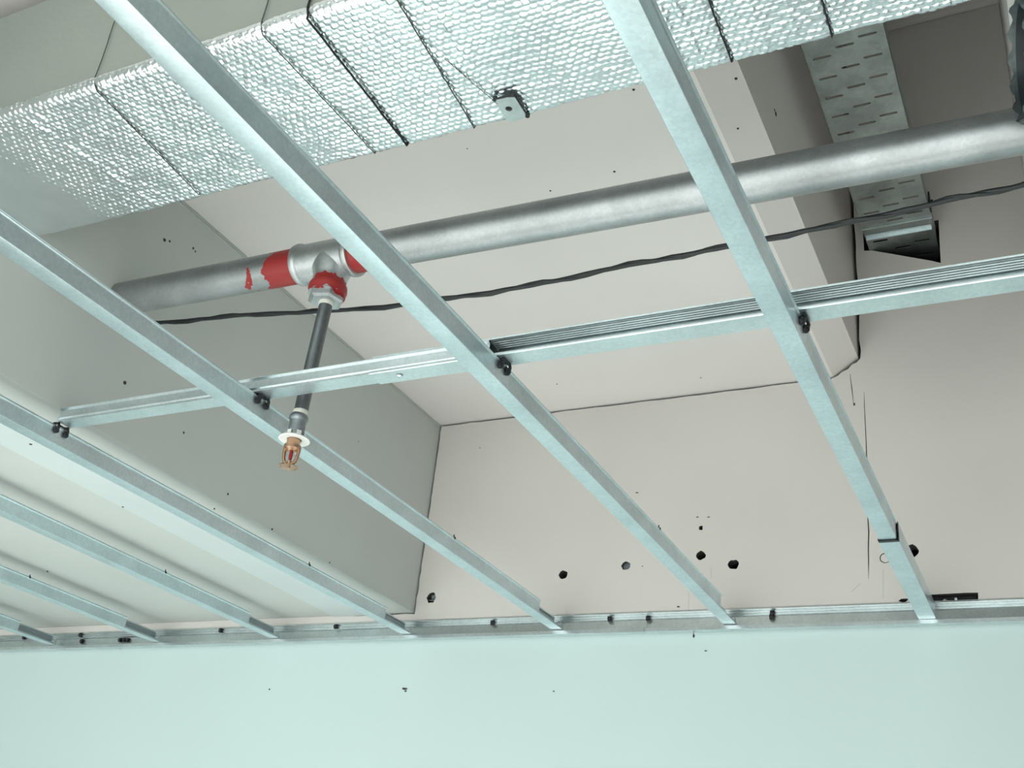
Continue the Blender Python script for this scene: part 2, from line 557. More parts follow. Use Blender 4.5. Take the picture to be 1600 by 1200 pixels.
for u, v, r in ((257, 375, .006), (265, 377, .004), (302, 388, .004), (305, 393, .003), (195, 598, .006), (287, 676, .004), (356, 772, .004), (335, 795, .0025), (425, 827, .004), (515, 879, .003), (560, 690, .002)):
    p = at_x(u, v, X_SOF)
    if p[1] < D - 0.01 and p[2] < Z_CEI:
        speck_at(p, (1, 0, 0), r, sof)
for u, v, r in ((1212, 178, .008), (1210, 172, .004)):
    speck_at(at_x(u, v, X_BAY0), (1, 0, 0), r, slab)
for u, v, r in ((1150, 123, .004), (1153, 201, .003), (730, 232, .002), (860, 298, .003), (960, 268, .004), (990, 140, .004), (1095, 590, .003), (870, 600, .003)):
    p = at_z(u, v, Z_CEI)
    if p[1] < D - 0.01 and X_SOF < p[0] < X_BAY0:
        speck_at(p, (0, 0, -1), r, slab)
for u, v, r in ((48, 694, .005), (192, 792, .004), (74, 893, .004), (335, 933, .003)):
    speck_at(at_z(u, v, Z_SOF - 0.004), (0, 0, -1), r, sof)


# ------------------------------------------------------------------ ceiling channels (running to the wall)
CW, CH, CT = 0.042, 0.046, 0.0009
CH_GROUP = 'ceiling channels of the frame'
Y0 = -1.6
Y_END = D - 0.036


def rounded(poly, r, n=3):
    out = [poly[0]]
    for i in range(1, len(poly) - 1):
        p, a, b = (np.array(poly[j], float) for j in (i, i - 1, i + 1))
        da, db = (a - p) / np.linalg.norm(a - p), (b - p) / np.linalg.norm(b - p)
        rr = min(r, np.linalg.norm(a - p) * 0.45, np.linalg.norm(b - p) * 0.45)
        for k in range(n + 1):
            t = k / n
            out.append(tuple((p + da * rr) * (1 - t) ** 2 + p * 2 * t * (1 - t) + (p + db * rr) * t * t))
    out.append(poly[-1])
    return out


def ceiling_channel(name, xa, xb, label, y_cut, style='nested', screw_y=None, clip=True, tilt=0.0):
    """xa/xb: x of the right lower edge at y = 0 and at the wall"""
    org = (xb - CW / 2, Y_END, 1.0)
    t = thing(name, label, 'ceiling channel', org, CH_GROUP)

    def place(p, q, y):
        return (xa + (xb - xa) * (y / D) + p, y, 1.0 + q + tilt * (1 - y / D))
    right = [(0, 0), (0, 0.0375), (0.0034, 0.0400), (0.0034, 0.0420), (0.0004, 0.0436), (0, CH), (-0.008, CH), (-0.008, CH - 0.006)]
    left = [(-CW + 0.008, CH - 0.006), (-CW + 0.008, CH), (-CW, CH), (-CW, 0)]
    web = []
    full = rounded(left + web + right, 0.0022)
    mb = MB()
    mb.sheet(full, CT, Y0, y_cut, place)
    if style == 'nested':
        cut = rounded(left + web + [(0, 0), (0, 0.004)], 0.0022)
        mb.sheet(cut, CT, y_cut, Y_END, place)
        mb.build('profile', M['zinc'], t, smooth=30)
        st = MB()
        rib = [(-CW + 0.0024, CH - 0.004)]
        for k in range(7):
            z = CH - 0.006 - k * 0.0056
            rib += [(-CW + 0.0024, z), (-CW + 0.0046, z - 0.0014), (-CW + 0.0046, z - 0.0028), (-CW + 0.0024, z - 0.0042)]
        rib += [(-CW + 0.0024, 0.0024), (-0.004, 0.0024), (-0.004, 0.009)]
        st.sheet(rib, 0.0008, y_cut - 0.05, Y_END + 0.004, place)
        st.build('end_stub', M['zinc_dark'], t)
        tab = MB()
        tab.sheet([(-0.0035, 0.004), (-0.0035, 0.020), (-0.010, 0.0265), (-0.016, 0.0265)], 0.001, Y_END - 0.012, Y_END + 0.002, place)
        tab.build('end_tab', M['zinc_bright'], t)
    else:
        # the wall end is a second, slightly wider piece sleeved over the first
        mb.build('profile', M['zinc'], t, smooth=30)
        y1 = y_cut - 0.10
        s = MB()
        s.sheet(rounded([(-CW - 0.0028 + 0.008, CH - 0.006), (-CW - 0.0028 + 0.008, CH + 0.002), (-CW - 0.0028, CH + 0.002), (-CW - 0.0028, -0.0026), (0.0042, -0.0026), (0.0042, CH + 0.002), (-0.004, CH + 0.002)], 0.0022), CT, y1, Y_END, place)
        s.build('end_sleeve', M['zinc'], t, smooth=30)
        e = MB()
        pr = rounded([(-CW - 0.003, 0.004), (-CW - 0.003, -0.0032), (0.0046, -0.0032), (0.0046, CH)], 0.002)
        e.sheet(pr, 0.0012, y1 - 0.012, y1 - 0.0005, place)
        e.build('sleeve_gap', M['black_metal'], t)
    if screw_y:
        x, _, z = place(0.001, CH, screw_y)
        s = MB().lathe([(0.0001, 0), (0.0042, 0.0004), (0.0042, 0.0024), (0.002, 0.0038), (0.0001, 0.0038)], (x, screw_y, z - 0.003), (1, 0, 0), 10)
        s.lathe([(0.0001, 0), (0.0018, 0), (0.0018, 0.006), (0.0001, 0.009)], (x - 0.002, screw_y, z), (0, 0, 1), 8)
        s.build('screw', M['black_metal'], t)
    if clip:
        # bent wire clip that hooks the carrier onto the channel
        yc = 1.685
        x, _, z = place(0, 0, yc)
        cl = MB()
        for dy in (-0.016, 0.014):
            cl.tube([(x - 0.012, yc + dy, z + CH + 0.006), (x + 0.006, yc + dy, z + CH + 0.004), (x + 0.009, yc + dy, z + CH - 0.006), (x + 0.006, yc + dy + 0.002, z + CH - 0.016), (x + 0.0005, yc + dy + 0.003, z + CH - 0.018)], 0.0034, 8)
            cl.lathe([(0.0001, 0), (0.0075, 0.001), (0.0080, 0.006), (0.004, 0.010), (0.0001, 0.0105)], (x, yc + dy, z + CH - 0.014), (1, 0, 0), 10)
        cl.tube([(x + 0.009, yc - 0.016, z + CH - 0.002), (x + 0.009, yc + 0.014, z + CH - 0.002)], 0.0026, 8)
        cl.build('crossing_clip', M['black_metal'], t, smooth=40)
    return t


K = D / 3.369
ceiling_channel('ceiling_channel', -0.364, -0.364, 'galvanised channel farthest right, its wall end sleeved into a wider piece', 2.80, 'sleeve')
ceiling_channel('ceiling_channel.001', -0.953, -0.954, 'galvanised channel crossing the pipe just right of the red-painted tee', 3.19, 'nested', 2.62)
ceiling_channel('ceiling_channel.002', -1.557, -1.553, 'galvanised channel passing directly behind the sprinkler head', 3.17, 'nested', 2.58)
ceiling_channel('ceiling_channel.003', -2.198, -2.150, 'galvanised channel at which the cross carrier ends on the left', 3.18, 'nested', 2.72)
ceiling_channel('ceiling_channel.004', -2.738, -2.746, 'galvanised channel first left of the pale band on the soffit', 3.17, 'nested', 2.70, clip=False)
ceiling_channel('ceiling_channel.005', -3.352, -3.352, 'galvanised channel second left of the pale band on the soffit', 3.16, 'nested', 2.66, clip=False)
ceiling_channel('ceiling_channel.006', -3.915, -3.945, 'galvanised channel shortest in view at the far left corner', 3.15, 'nested', None, clip=False)


# ------------------------------------------------------------------ perimeter track on the wall
def perimeter_track(name, x0, x1, label, fixings):
    t = thing(name, label, 'wall track', (x0, D, 0.985), 'perimeter track on the wall')
    pr = [(-0.040, 0.9965), (-0.040, 0.985), (-0.0135, 0.985), (-0.0120, 0.9875), (-0.0015, 1.0325)]
    for zz in (1.0340, 1.0430, 1.0520):
        pr += [(-0.0012, zz), (-0.0052, zz + 0.0040), (-0.0056, zz + 0.0046), (-0.0016, zz + 0.0088)]
    pr += [(-0.0015, 1.063)]
    MB().sheet(pr, 0.0009, x0, x1, lambda p, q, x: (x, D + p, q)).build('profile', M['zinc_track'], t)
    for (u, v) in fixings:
        p = at_y(u, v, D - 0.010)
        s = MB().box((p[0] - 0.007, D - 0.014, p[2] - 0.008), (p[0] + 0.007, D - 0.002, p[2] + 0.008))
        s.lathe([(0.0001, 0), (0.006, 0.0005), (0.007, 0.003), (0.003, 0.0055), (0.0001, 0.006)], (p[0], D - 0.014, p[2]), (0, -1, 0), 10)
        s.build('fixing', M['black_metal'], t)
    return t


xj = float(at_y(1012, 975, D)[0])
xk = float(at_y(40, 1000, D)[0])
perimeter_track('perimeter_track', xj + 0.0006, 2.6, 'ribbed galvanised wall track running right from the overlap joint', [(1207, 958), (1206, 964), (1013, 966)])
perimeter_track('perimeter_track.001', xk + 0.0006, xj - 0.0006, 'long ribbed galvanised wall track left of the overlap joint', [(953, 967), (770, 973), (525, 979), (345, 985), (126, 992), (128, 1002), (188, 1000), (194, 1000), (200, 1000)])
perimeter_track('perimeter_track.002', XL + 0.05, xk - 0.0006, 'short visible end of wall track at the far left edge', [(38, 996)])
# the overlapping end tongue of the joint
jl = MB()
jl.sheet([(-0.0425, 0.9975), (-0.0425, 0.9838), (-0.030, 0.9838)], 0.0008, xj - 0.16, xj + 0.004, lambda p, q, x: (x, D + p, q))
jt = bpy.data.objects['perimeter_track.001']
jl.build('joint_tongue', M['zinc_track'], jt)


# ------------------------------------------------------------------ cross carriers resting on the channels
CZ = 1.0475
CY = 1.656


def carrier(name, x0, x1, label, open_front):
    t = thing(name, label, 'carrier channel', ((x0 + x1) / 2, CY + 0.023, CZ), 'cross carriers on top of the channels')
    place = lambda p, q, x: (x, CY + p, CZ + q)
    if open_front:
        pr = [(0.0030, 0.0050), (0.0, 0.0052), (0.0, 0.0018), (0.0012, 0.0), (0.046, 0.0)]
        H = 0.0415
        back = [(0.046, 0.004)]
        z = 0.006
        while z < H - 0.007:
            back += [(0.046, z), (0.0436, z + 0.0012), (0.0436, z + 0.0024), (0.046, z + 0.0036)]
            z += 0.0052
        top = [(0.046, H)]
        for k in range(5):
            y = 0.041 - k * 0.0078
            top += [(y, H), (y - 0.0012, H - 0.0030), (y - 0.0032, H - 0.0030), (y - 0.0044, H)]
        pr += back + top + [(0.0, H), (0.0, H - 0.0040), (0.0024, H - 0.0046)]
        MB().sheet(pr, 0.0009, x0, x1, place).build('profile', M['zinc_bright'], t)
    else:
        H = 0.0372
        z0 = 0.0012
        pr = [(0.0425, 0.008), (0.0425, z0), (0.0015, z0), (0.0015, 0.006), (-0.0022, 0.0085), (-0.0022, 0.0102), (0.0015, 0.0115), (0.0015, 0.0165), (0.003, 0.0175),
              (0.003, 0.0300), (0.0015, 0.0312), (-0.0022, 0.0338), (-0.0022, 0.0358), (0.0015, H), (0.0425, H), (0.0425, H - 0.008)]
        MB().sheet(pr, -0.0009, x0, x1, place).build('profile', M['zinc_bright'], t)
    return t


xa = float(at_y(575, 592, CY)[0])
xb = float(at_y(765, 532, CY)[0])
xc = float(at_y(92, 650, CY)[0])
carrier('cross_carrier', xa, 2.3, 'long cross carrier with open ribbed side, reaching out at the right edge', True)
cb = carrier('cross_carrier.001', xc, xb, 'shorter cross carrier with closed bright face, nested into the long one', False)
p = at_z(628, 590, CZ)
MB().lathe([(0.0001, 0), (0.007, 0.0004), (0.0075, 0.002), (0.0045, 0.0035), (0.0001, 0.004)], (p[0], CY + 0.022, CZ - 0.0005), (0, 0, -1), 14).build('rivet', M['zinc_bright'], cb, smooth=40)


# ------------------------------------------------------------------ sprinkler pipe with tee, drop and head
PX, PY, PZ = -1.489, 1.75, 1.449
sp = thing('sprinkler_pipe', 'grey steel sprinkler pipe with red-painted tee and a hanging sprinkler head', 'sprinkler pipe', (PX, PY, PZ))


def pz(x):
    return 1.4445 - 0.0135 * (x + 1.31) + 0.006 * (x + 1.31) ** 2


def pyy(x):
    return 1.75 + max(0, x + 1.3) * 0.022


PR = 0.0445
L = [(x, pyy(x), pz(x)) for x in np.linspace(-2.3, -1.50, 14)]
MB().tube(L, PR, 40).build('pipe', M['pipe_steel'], sp, smooth=40)
L = [(x, pyy(x), pz(x)) for x in np.linspace(-1.48, 2.4, 40)]
MB().tube(L, PR, 40).build('pipe', M['pipe_steel'], sp, smooth=40)
# tee: run, rolled collars, and branch swept into it
tz = pz(PX)
x0, x1 = -1.590, -1.424
body = MB()
pts, rad = [], []
for x, r in ((x0, 0.0450), (x0 + 0.001, 0.0515), (x0 + 0.008, 0.053), (x0 + 0.015, 0.0515), (x0 + 0.018, 0.0485), (-1.50, 0.0485), (x1 - 0.018, 0.0485), (x1 - 0.015, 0.0515), (x1 - 0.008, 0.053), (x1 - 0.001, 0.0515), (x1, 0.0450)):
    pts.append((x, pyy(x), pz(x)))
    rad.append(r)
body.tube(pts, rad, 40)
bz = tz - 0.104
body.lathe([(0.0001, tz), (0.0475, tz), (0.0475, tz - 0.036), (0.0415, tz - 0.052), (0.040, bz + 0.030), (0.0415, bz + 0.026), (0.0455, bz + 0.024), (0.0465, bz + 0.012), (0.0445, bz + 0.008), (0.0445, bz), (0.0001, bz)], (PX, PY, 0), (0, 0, 1), 40)
body.build('tee_fitting', M['tee_steel'], sp, smooth=35)
hx = MB()
hz = bz - 0.016
pts = [(PX + 0.043 * math.cos(math.pi / 3 * k + 0.3), PY + 0.043 * math.sin(math.pi / 3 * k + 0.3)) for k in range(6)]
hx.add([(x, y, bz + 0.001) for x, y in pts] + [(x, y, hz) for x, y in pts] + [(PX + (x - PX) * 0.82, PY + (y - PY) * 0.82, hz - 0.004) for x, y in pts],
       [tuple(range(6)), tuple(range(17, 11, -1))] + [(k, (k + 1) % 6, 6 + (k + 1) % 6, 6 + k) for k in range(6)] + [(6 + k, 6 + (k + 1) % 6, 12 + (k + 1) % 6, 12 + k) for k in range(6)])
hx.build('reducing_bushing', M['tee_steel'], sp)
TX_, TY_ = -0.006 / 0.35, 0.0      # the drop hangs a touch out of plumb


def dp(z):
    return (PX + 0.004 + (z - 1.33) * 0.03, PY, z)


tp = MB().lathe([(0.0001, 0), (0.0172, 0), (0.0180, 0.003), (0.0172, 0.011), (0.0001, 0.011)], dp(hz - 0.014), (0, 0, 1), 20)
tp.build('thread_tape', M['thread_tape'], sp, smooth=40)
MB().tube([dp(hz), dp(1.2), dp(1.1), dp(1.022)], 0.0160, 24).build('drop_pipe', M['drop_steel'], sp, smooth=40)
tp = MB().lathe([(0.0001, 0), (0.0172, 0), (0.0182, 0.004), (0.0165, 0.013), (0.0001, 0.013)], dp(1.025), (0, 0, 1), 20)
tp.build('thread_tape', M['thread_tape'], sp, smooth=40)
q = dp(0.98)
MB().lathe([(0.0001, 0.05), (0.0165, 0.05), (0.0185, 0.048), (0.0215, 0.042), (0.0215, 0.036), (0.0195, 0.033), (0.0185, 0.029), (0.0185, -0.006), (0.0001, -0.006)], q, (0, 0, 1), 24).build('coupling', M['coupling_steel'], sp, smooth=35)
es = MB()
q = dp(0.967)
es.lathe([(0.0165, 0.003), (0.028, 0.0045), (0.0335, 0.002), (0.035, -0.001), (0.033, -0.0025), (0.026, 0.0005), (0.0165, -0.0005)], q, (0, 0, 1), 36)
for k in range(6):
    a = math.pi / 3 * k + 0.5
    c_, s_ = math.cos(a), math.sin(a)
    r0, r1, w = 0.0205, 0.0222, 0.0052
    vs = []
    for z in (0.003, 0.0165):
        for r_, sgn in ((r0, -1), (r1, -1), (r1, 1), (r0, 1)):
            vs.append((q[0] + r_ * c_ - sgn * w * s_, q[1] + r_ * s_ + sgn * w * c_, q[2] + z))
    es.add(vs, [(0, 3, 2, 1), (4, 5, 6, 7), (0, 1, 5, 4), (1, 2, 6, 5), (2, 3, 7, 6), (3, 0, 4, 7)])
es.build('escutcheon', M['white_plastic'], sp, smooth=35)
# sprinkler head
q = dp(0.95)
hd = MB()
hd.lathe([(0.0001, 0.022), (0.0150, 0.022), (0.0150, 0.004), (0.0185, 0.003), (0.0195, 0.0), (0.0185, -0.006), (0.014, -0.009), (0.010, -0.012), (0.0001, -0.012)], q, (0, 0, 1), 20)
head = hd.build('sprinkler_head', M['brass'], sp, smooth=35)
fa = 0.35
for sgn in (-1, 1):
    ca, sa = math.cos(fa) * sgn, math.sin(fa) * sgn
    P = [(q[0] + r_ * ca, q[1] + r_ * sa, q[2] + z) for r_, z in ((0.0160, -0.003), (0.0160, -0.015), (0.0150, -0.027), (0.0120, -0.037), (0.005, -0.0415))]
    MB().tube(P, [0.0044, 0.0040, 0.0038, 0.0040, 0.0044], 8).build('frame_arm', M['brass'], head, origin=sp['_org'], smooth=45)
MB().lathe([(0.0001, -0.008), (0.0044, -0.011), (0.0038, -0.014), (0.0044, -0.022), (0.0038, -0.030), (0.0018, -0.0345), (0.0001, -0.035)], q, (0, 0, 1), 14).build('glass_bulb', M['bulb'], head, origin=sp['_org'], smooth=60)
MB().lathe([(0.0001, -0.034), (0.0050, -0.035), (0.0062, -0.041), (0.0050, -0.046), (0.0001, -0.046)], q, (0, 0, 1), 14).build('boss', M['brass'], head, origin=sp['_org'], smooth=45)
df = MB()
nt_ = 14
top, bot = [], []
for k in range(nt_ * 4):
    a = 2 * math.pi * k / (nt_ * 4)
    r_ = 0.0220 if (k % 4) in (0, 1) else 0.0165
    top.append((q[0] + r_ * math.cos(a), q[1] + r_ * math.sin(a), q[2] - 0.0462 - (0.0015 if r_ > 0.02 else 0)))
    bot.append((q[0] + r_ * math.cos(a), q[1] + r_ * math.sin(a), q[2] - 0.0478 - (0.0015 if r_ > 0.02 else 0)))
n = len(top)
df.add(top + bot, [tuple(range(n)), tuple(range(2 * n - 1, n - 1, -1))] + [(k, (k + 1) % n, n + (k + 1) % n, n + k) for k in range(n)])
df.lathe([(0.0001, -0.0475), (0.004, -0.0475), (0.0035, -0.0505), (0.0001, -0.051)], q, (0, 0, 1), 12)
df.build('deflector', M['brass'], head, origin=sp['_org'])


# ------------------------------------------------------------------ black cable
cb_pts = [(-2.25, 1.86, 1.455)] + [tuple(at_y(u, v, 1.86)) for u, v in ((255, 504), (330, 497), (400, 491), (490, 487.5), (600, 479), (700, 467), (790, 453), (870, 438), (960, 419), (1050, 402), (1120, 388), (1230, 367), (1330, 347), (1440, 322), (1520, 305), (1600, 289))] + [(0.6, 1.86, 1.39), (2.0, 1.86, 1.42)]
fine = []
for i in range(len(cb_pts) - 1):
    a, b = np.array(cb_pts[i]), np.array(cb_pts[i + 1])
    for j in range(4):
        fine.append(a + (b - a) * j / 4 + np.array([0, 0, 0.0012 * math.sin(i * 2.1 + j * 1.4)]))
fine.append(np.array(cb_pts[-1]))
t = thing('black_cable', 'black cable strung behind the sprinkler drop, sagging from soffit to right edge', 'cable', (-2.18, 1.86, 1.44))
MB().tube(fine, 0.0052, 10).build('sheath', M['black_cable'], t, smooth=50)
fine2 = [p + np.array([0, 0.004 * math.cos(i * 0.9), 0.0048 * math.sin(i * 0.9)]) for i, p in enumerate(fine)]
MB().tube(fine2, 0.0042, 8).build('twisted_core', M['black_cable'], t, smooth=50)


# ------------------------------------------------------------------ foil-wrapped duct
DZ, DN, DF, DTOP = 1.45, 1.076, 1.445, 1.785
DX0, DX1 = -2.30, 2.4
duct = thing('foil_wrapped_duct', 'rectangular air duct wrapped in embossed silver foil tied with thin wires', 'air duct', ((DX0 + DX1) / 2, (DN + DF) / 2, DZ))
# embossed foil: a real relief of brick-set pillows with dents and soft folds
xs_near, xs_far = -2.165, 0.36
nx, ny = 1180, 190
X = np.linspace(xs_near, xs_far, nx)
S = np.linspace(0, 1, ny)          # runs round the near corner, along the underside, round the far corner
rn, rf = 0.018, 0.006
len_up, len_b = 0.003, (DF - rf) - (DN + rn)
arcn, arcf = rn * math.pi / 2, rf * math.pi / 2
tot = len_up + arcn + len_b + arcf + 0.01
yy, zz, ny_, nz_ = np.zeros(ny), np.zeros(ny), np.zeros(ny), np.zeros(ny)
for i, s in enumerate(S * tot):
    if s < len_up:
        yy[i], zz[i], ny_[i], nz_[i] = DN, DZ + rn + (len_up - s), -1, 0
    elif s < len_up + arcn:
        a = (s - len_up) / rn
        yy[i], zz[i], ny_[i], nz_[i] = DN + rn - rn * math.cos(a), DZ + rn - rn * math.sin(a), -math.cos(a), -math.sin(a)
    elif s < len_up + arcn + len_b:
        yy[i], zz[i], ny_[i], nz_[i] = DN + rn + (s - len_up - arcn), DZ, 0, -1
    elif s < len_up + arcn + len_b + arcf:
        a = (s - len_up - arcn - len_b) / rf
        yy[i], zz[i], ny_[i], nz_[i] = DF - rf + rf * math.sin(a), DZ + rf - rf * math.cos(a), math.sin(a), -math.cos(a)
    else:
        yy[i], zz[i], ny_[i], nz_[i] = DF, DZ + rf + (s - len_up - arcn - len_b - arcf), 1, 0
SS = S * tot


def smooth_noise(nxc, nyc, amp):
    gx = rng.normal(size=(nxc + 3, nyc + 3)) * amp
    fx = (X - X[0]) / (X[-1] - X[0]) * nxc
    fy = S * nyc
    ix, iy = fx.astype(int), fy.astype(int)
    tx, ty = fx - ix, fy - iy
    tx, ty = tx * tx * (3 - 2 * tx), ty * ty * (3 - 2 * ty)
    a = gx[np.ix_(ix, iy)]
    b_ = gx[np.ix_(ix + 1, iy)]
    c_ = gx[np.ix_(ix, iy + 1)]
    d_ = gx[np.ix_(ix + 1, iy + 1)]
    return (a * (1 - tx)[:, None] + b_ * tx[:, None]) * (1 - ty)[None] + (c_ * (1 - tx)[:, None] + d_ * tx[:, None]) * ty[None]


cwid, chei = 0.0150, 0.0118
GX, GS = np.meshgrid(X, SS, indexing='ij')
GX2 = GX + smooth_noise(40, 8, 0.0030)
GS2 = GS + smooth_noise(40, 8, 0.0022)
row = np.floor(GS2 / chei).astype(int)
uu = GX2 / cwid + 0.5 * (row % 2)
col = np.floor(uu).astype(int)
fu, fv = uu - col, GS2 / chei - row
h1 = (np.sin(col * 127.1 + row * 311.7) * 43758.5453) % 1.0
h2 = (np.sin(col * 269.5 + row * 183.3) * 43758.5453) % 1.0
h3 = (np.sin(col * 419.2 + row * 371.9) * 43758.5453) % 1.0
pillow = (1 - np.abs(2 * fu - 1) ** 5) * (1 - np.abs(2 * fv - 1) ** 4)
amp = 0.0022 * (0.45 + 0.7 * h1)
# quieter emboss where the wrap is stretched smooth near the soffit and on the rolled corner
calm = 0.25 + 0.75 * np.clip((GX - (-2.05 + 0.35 * (GS - 0.1))) / 0.10, 0, 1)
Hh = pillow * amp * calm
Hh += calm * pillow * ((fu - 0.5) * (h2 - 0.5) + (fv - 0.5) * (h3 - 0.5)) * 0.0036
Hh += smooth_noise(36, 7, 0.0007) + smooth_noise(10, 3, 0.0012)
# creases across the wrap
for xc, w, a, sl in ((-1.80, 0.006, 0.0022, 0.18), (-1.765, 0.004, 0.0014, 0.2), (-0.50, 0.008, 0.0030, -0.03), (-0.475, 0.006, 0.0026, 0.02), (-0.86, 0.004, 0.0014, 0.08), (-0.36, 0.005, 0.0018, 0.03), (-0.30, 0.005, 0.0018, -0.02)):
    Hh += a * np.exp(-((GX - xc - sl * (GS - 0.2)) / w) ** 2) * (0.6 + 0.4 * np.sin(GS * 70 + xc * 30))
for uw, sc_ in ((147, 0.8), (405, 0.8), (475, 1.4), (622, 1.0), (1108, 1.2), (1285, 1.0)):
    pass
wires = [((147, 135), (310, 302), 0.0011, 'wire', True), ((405, 47), (588, 240), 0.0012, 'wire', True), ((475, 20), (637, 226), 0.0023, 'wire_dark', True), ((622, 0), (743, 201), 0.0014, 'wire', False),
         ((695, 90), (776, 160), 0.0007, 'wire', False), ((1108, 0), (1143, 94), 0.0017, 'wire_dark', False), ((1285, 0), (1300, 56), 0.0016, 'wire_dark', False)]
for (a, b, r_, mk, _) in wires:
    A, B = at_z(a[0], a[1], DZ), at_z(b[0], b[1], DZ)
    k = (B[0] - A[0]) / max(1e-6, B[1] - A[1])
    yyg = np.broadcast_to(yy[None], GX.shape)
    xw = A[0] + k * (yyg - A[1])
    Hh -= min(0.0028, 1.3 * r_) * np.exp(-((GX - xw) / 0.008) ** 2)
Hh = np.clip(Hh, -0.004, 0.006)
V = np.empty((nx * ny, 3))
V[:, 0] = (GX - duct['_org'][0]).ravel()
V[:, 1] = (yy[None] + ny_[None] * Hh - duct['_org'][1]).ravel()
V[:, 2] = (zz[None] + nz_[None] * Hh - duct['_org'][2]).ravel()
idx = np.arange(nx * ny).reshape(nx, ny)
F = np.stack([idx[:-1, :-1], idx[1:, :-1], idx[1:, 1:], idx[:-1, 1:]], -1).reshape(-1, 4)
me = bpy.data.meshes.new('foil_wrap')
me.vertices.add(len(V))
me.vertices.foreach_set('co', V.ravel())
me.loops.add(F.size)
me.loops.foreach_set('vertex_index', F.ravel().astype(np.int32))
me.polygons.add(len(F))
me.polygons.foreach_set('loop_start', np.arange(0, F.size, 4, dtype=np.int32))
me.polygons.foreach_set('loop_total', np.full(len(F), 4, dtype=np.int32))
me.polygons.foreach_set('use_smooth', np.ones(len(F), bool))
me.update(calc_edges=True)
me.materials.append(M['foil'])
fo = bpy.data.objects.new('foil_wrap', me)
COL.objects.link(fo)
fo.parent = duct
fo['label'] = 'embossed silver foil underside'
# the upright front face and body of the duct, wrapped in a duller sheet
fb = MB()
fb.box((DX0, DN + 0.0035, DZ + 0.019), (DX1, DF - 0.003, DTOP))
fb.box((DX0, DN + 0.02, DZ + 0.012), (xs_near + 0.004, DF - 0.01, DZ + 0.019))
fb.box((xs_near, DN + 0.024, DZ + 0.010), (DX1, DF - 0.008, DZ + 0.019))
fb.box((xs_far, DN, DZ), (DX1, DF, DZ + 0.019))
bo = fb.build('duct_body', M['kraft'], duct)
bo['label'] = 'duller beige wrap on the upright side'
for (a, b, r_, mk, up) in wires:
    A, B = at_z(a[0], a[1], DZ), at_z(b[0], b[1], DZ)
    P = []
    if up:
        for zt in np.linspace(DTOP, DZ + rn, 8):
            P.append((A[0] + 0.002 * math.sin(zt * 30), DN - 0.0006, zt))
        P.append((A[0], DN + 0.005, DZ + 0.0035))
    else:
        k = (B[0] - A[0]) / max(1e-6, B[1] - A[1])
        if a[1] < 1:
            A = A + np.array([k, 1, 0]) * ((DN + 0.015) - A[1])
    nseg = 26
    for j in range(nseg + 1):
        tt = j / nseg
        if up and j == 0:
            tt = 0.03
        q_ = A + (B - A) * tt
        P.append((q_[0] + 0.0004 * rng.normal(), min(q_[1], DF - 0.002), DZ - 0.0022 - 0.5 * r_ + 0.0004 * rng.normal()))
    P.append((B[0], DF + 0.0015, DZ + 0.006))
    MB().tube(P, r_, 7).build('tie_wire', M[mk], duct, smooth=60)
# small square plate with a hole fixed under the edge of the duct
cz = 1.437
cs = [at_z(u, v, cz) for u, v in ((773, 157), (803, 150), (824, 183), (793, 193))]
hc = at_z(795, 170, cz)
n = 16
ringp = [np.array([hc[0] + 0.0068 * math.cos(t_), hc[1] + 0.0068 * math.sin(t_), cz]) for t_ in np.linspace(0, 2 * math.pi, n, endpoint=False)]
outerp = []
for t_ in np.linspace(0, 2 * math.pi, n, endpoint=False):
    d_ = np.array([math.cos(t_), math.sin(t_)])
    best = 9
    for k in range(4):
        a_, b_ = cs[k][:2] - hc[:2], cs[(k + 1) % 4][:2] - hc[:2]
        e_ = b_ - a_
        den = d_[0] * e_[1] - d_[1] * e_[0]
        if abs(den) > 1e-9:
            s_ = (a_[0] * e_[1] - a_[1] * e_[0]) / den
            w_ = (a_[0] * d_[1] - a_[1] * d_[0]) / den
            if s_ > 0 and -1e-6 <= w_ <= 1 + 1e-6:
                best = min(best, s_)
    outerp.append(np.array([hc[0] + d_[0] * best, hc[1] + d_[1] * best, cz]))
pl = MB()
th = np.array([0, 0, 0.004])
vs = outerp + ringp + [p_ + th for p_ in outerp] + [p_ + th for p_ in ringp]
fs = []
for k in range(n):
    k2 = (k + 1) % n
    fs += [(k, k2, n + k2, n + k), (2 * n + k2, 2 * n + k, 3 * n + k, 3 * n + k2), (k2, k, 2 * n + k, 2 * n + k2), (n + k, n + k2, 3 * n + k2, 3 * n + k)]
pl.add(vs, fs)
pl.build('fixing_plate', M['rim'], duct)
bk = MB()  # black rods along the edges stand in for shading on the plate's thickness
for a_, b_ in ((cs[0], cs[1]), (cs[1], cs[2])):
    bk.tube([a_ + th * 0.8, b_ + th * 0.8], 0.0022, 8)
for c_ in (cs[0], cs[2]):
    bk.lathe([(0.0001, 0), (0.0045, 0), (0.0045, 0.008), (0.0001, 0.008)], c_ + th * 0.3, (0, 0, 1), 10)
bk.lathe([(0.0001, 0), (0.0075, 0), (0.0075, 0.003), (0.0001, 0.003)], hc + th * 1.0, (0, 0, 1), 12)
bk.build('plate_edge_shade', M['black_metal'], duct)


# ------------------------------------------------------------------ cable tray in the open bay
tray = thing('cable_tray', 'slotted galvanised cable tray running into a broken hole in the wall', 'cable tray', ((TX0 + TX1) / 2, 2.0, TZ))
bm = bmesh.new()


def slot(cx, cy, hw=0.026, hh=0.0045):
    P = []
    for sgn in (1, -1):
        for k in range(5):
            a = math.pi / 2 - math.pi * k / 4
            P.append((cx + sgn * (hw - hh) + sgn * hh * math.cos(a), cy + sgn * hh * math.sin(a)))
    return P


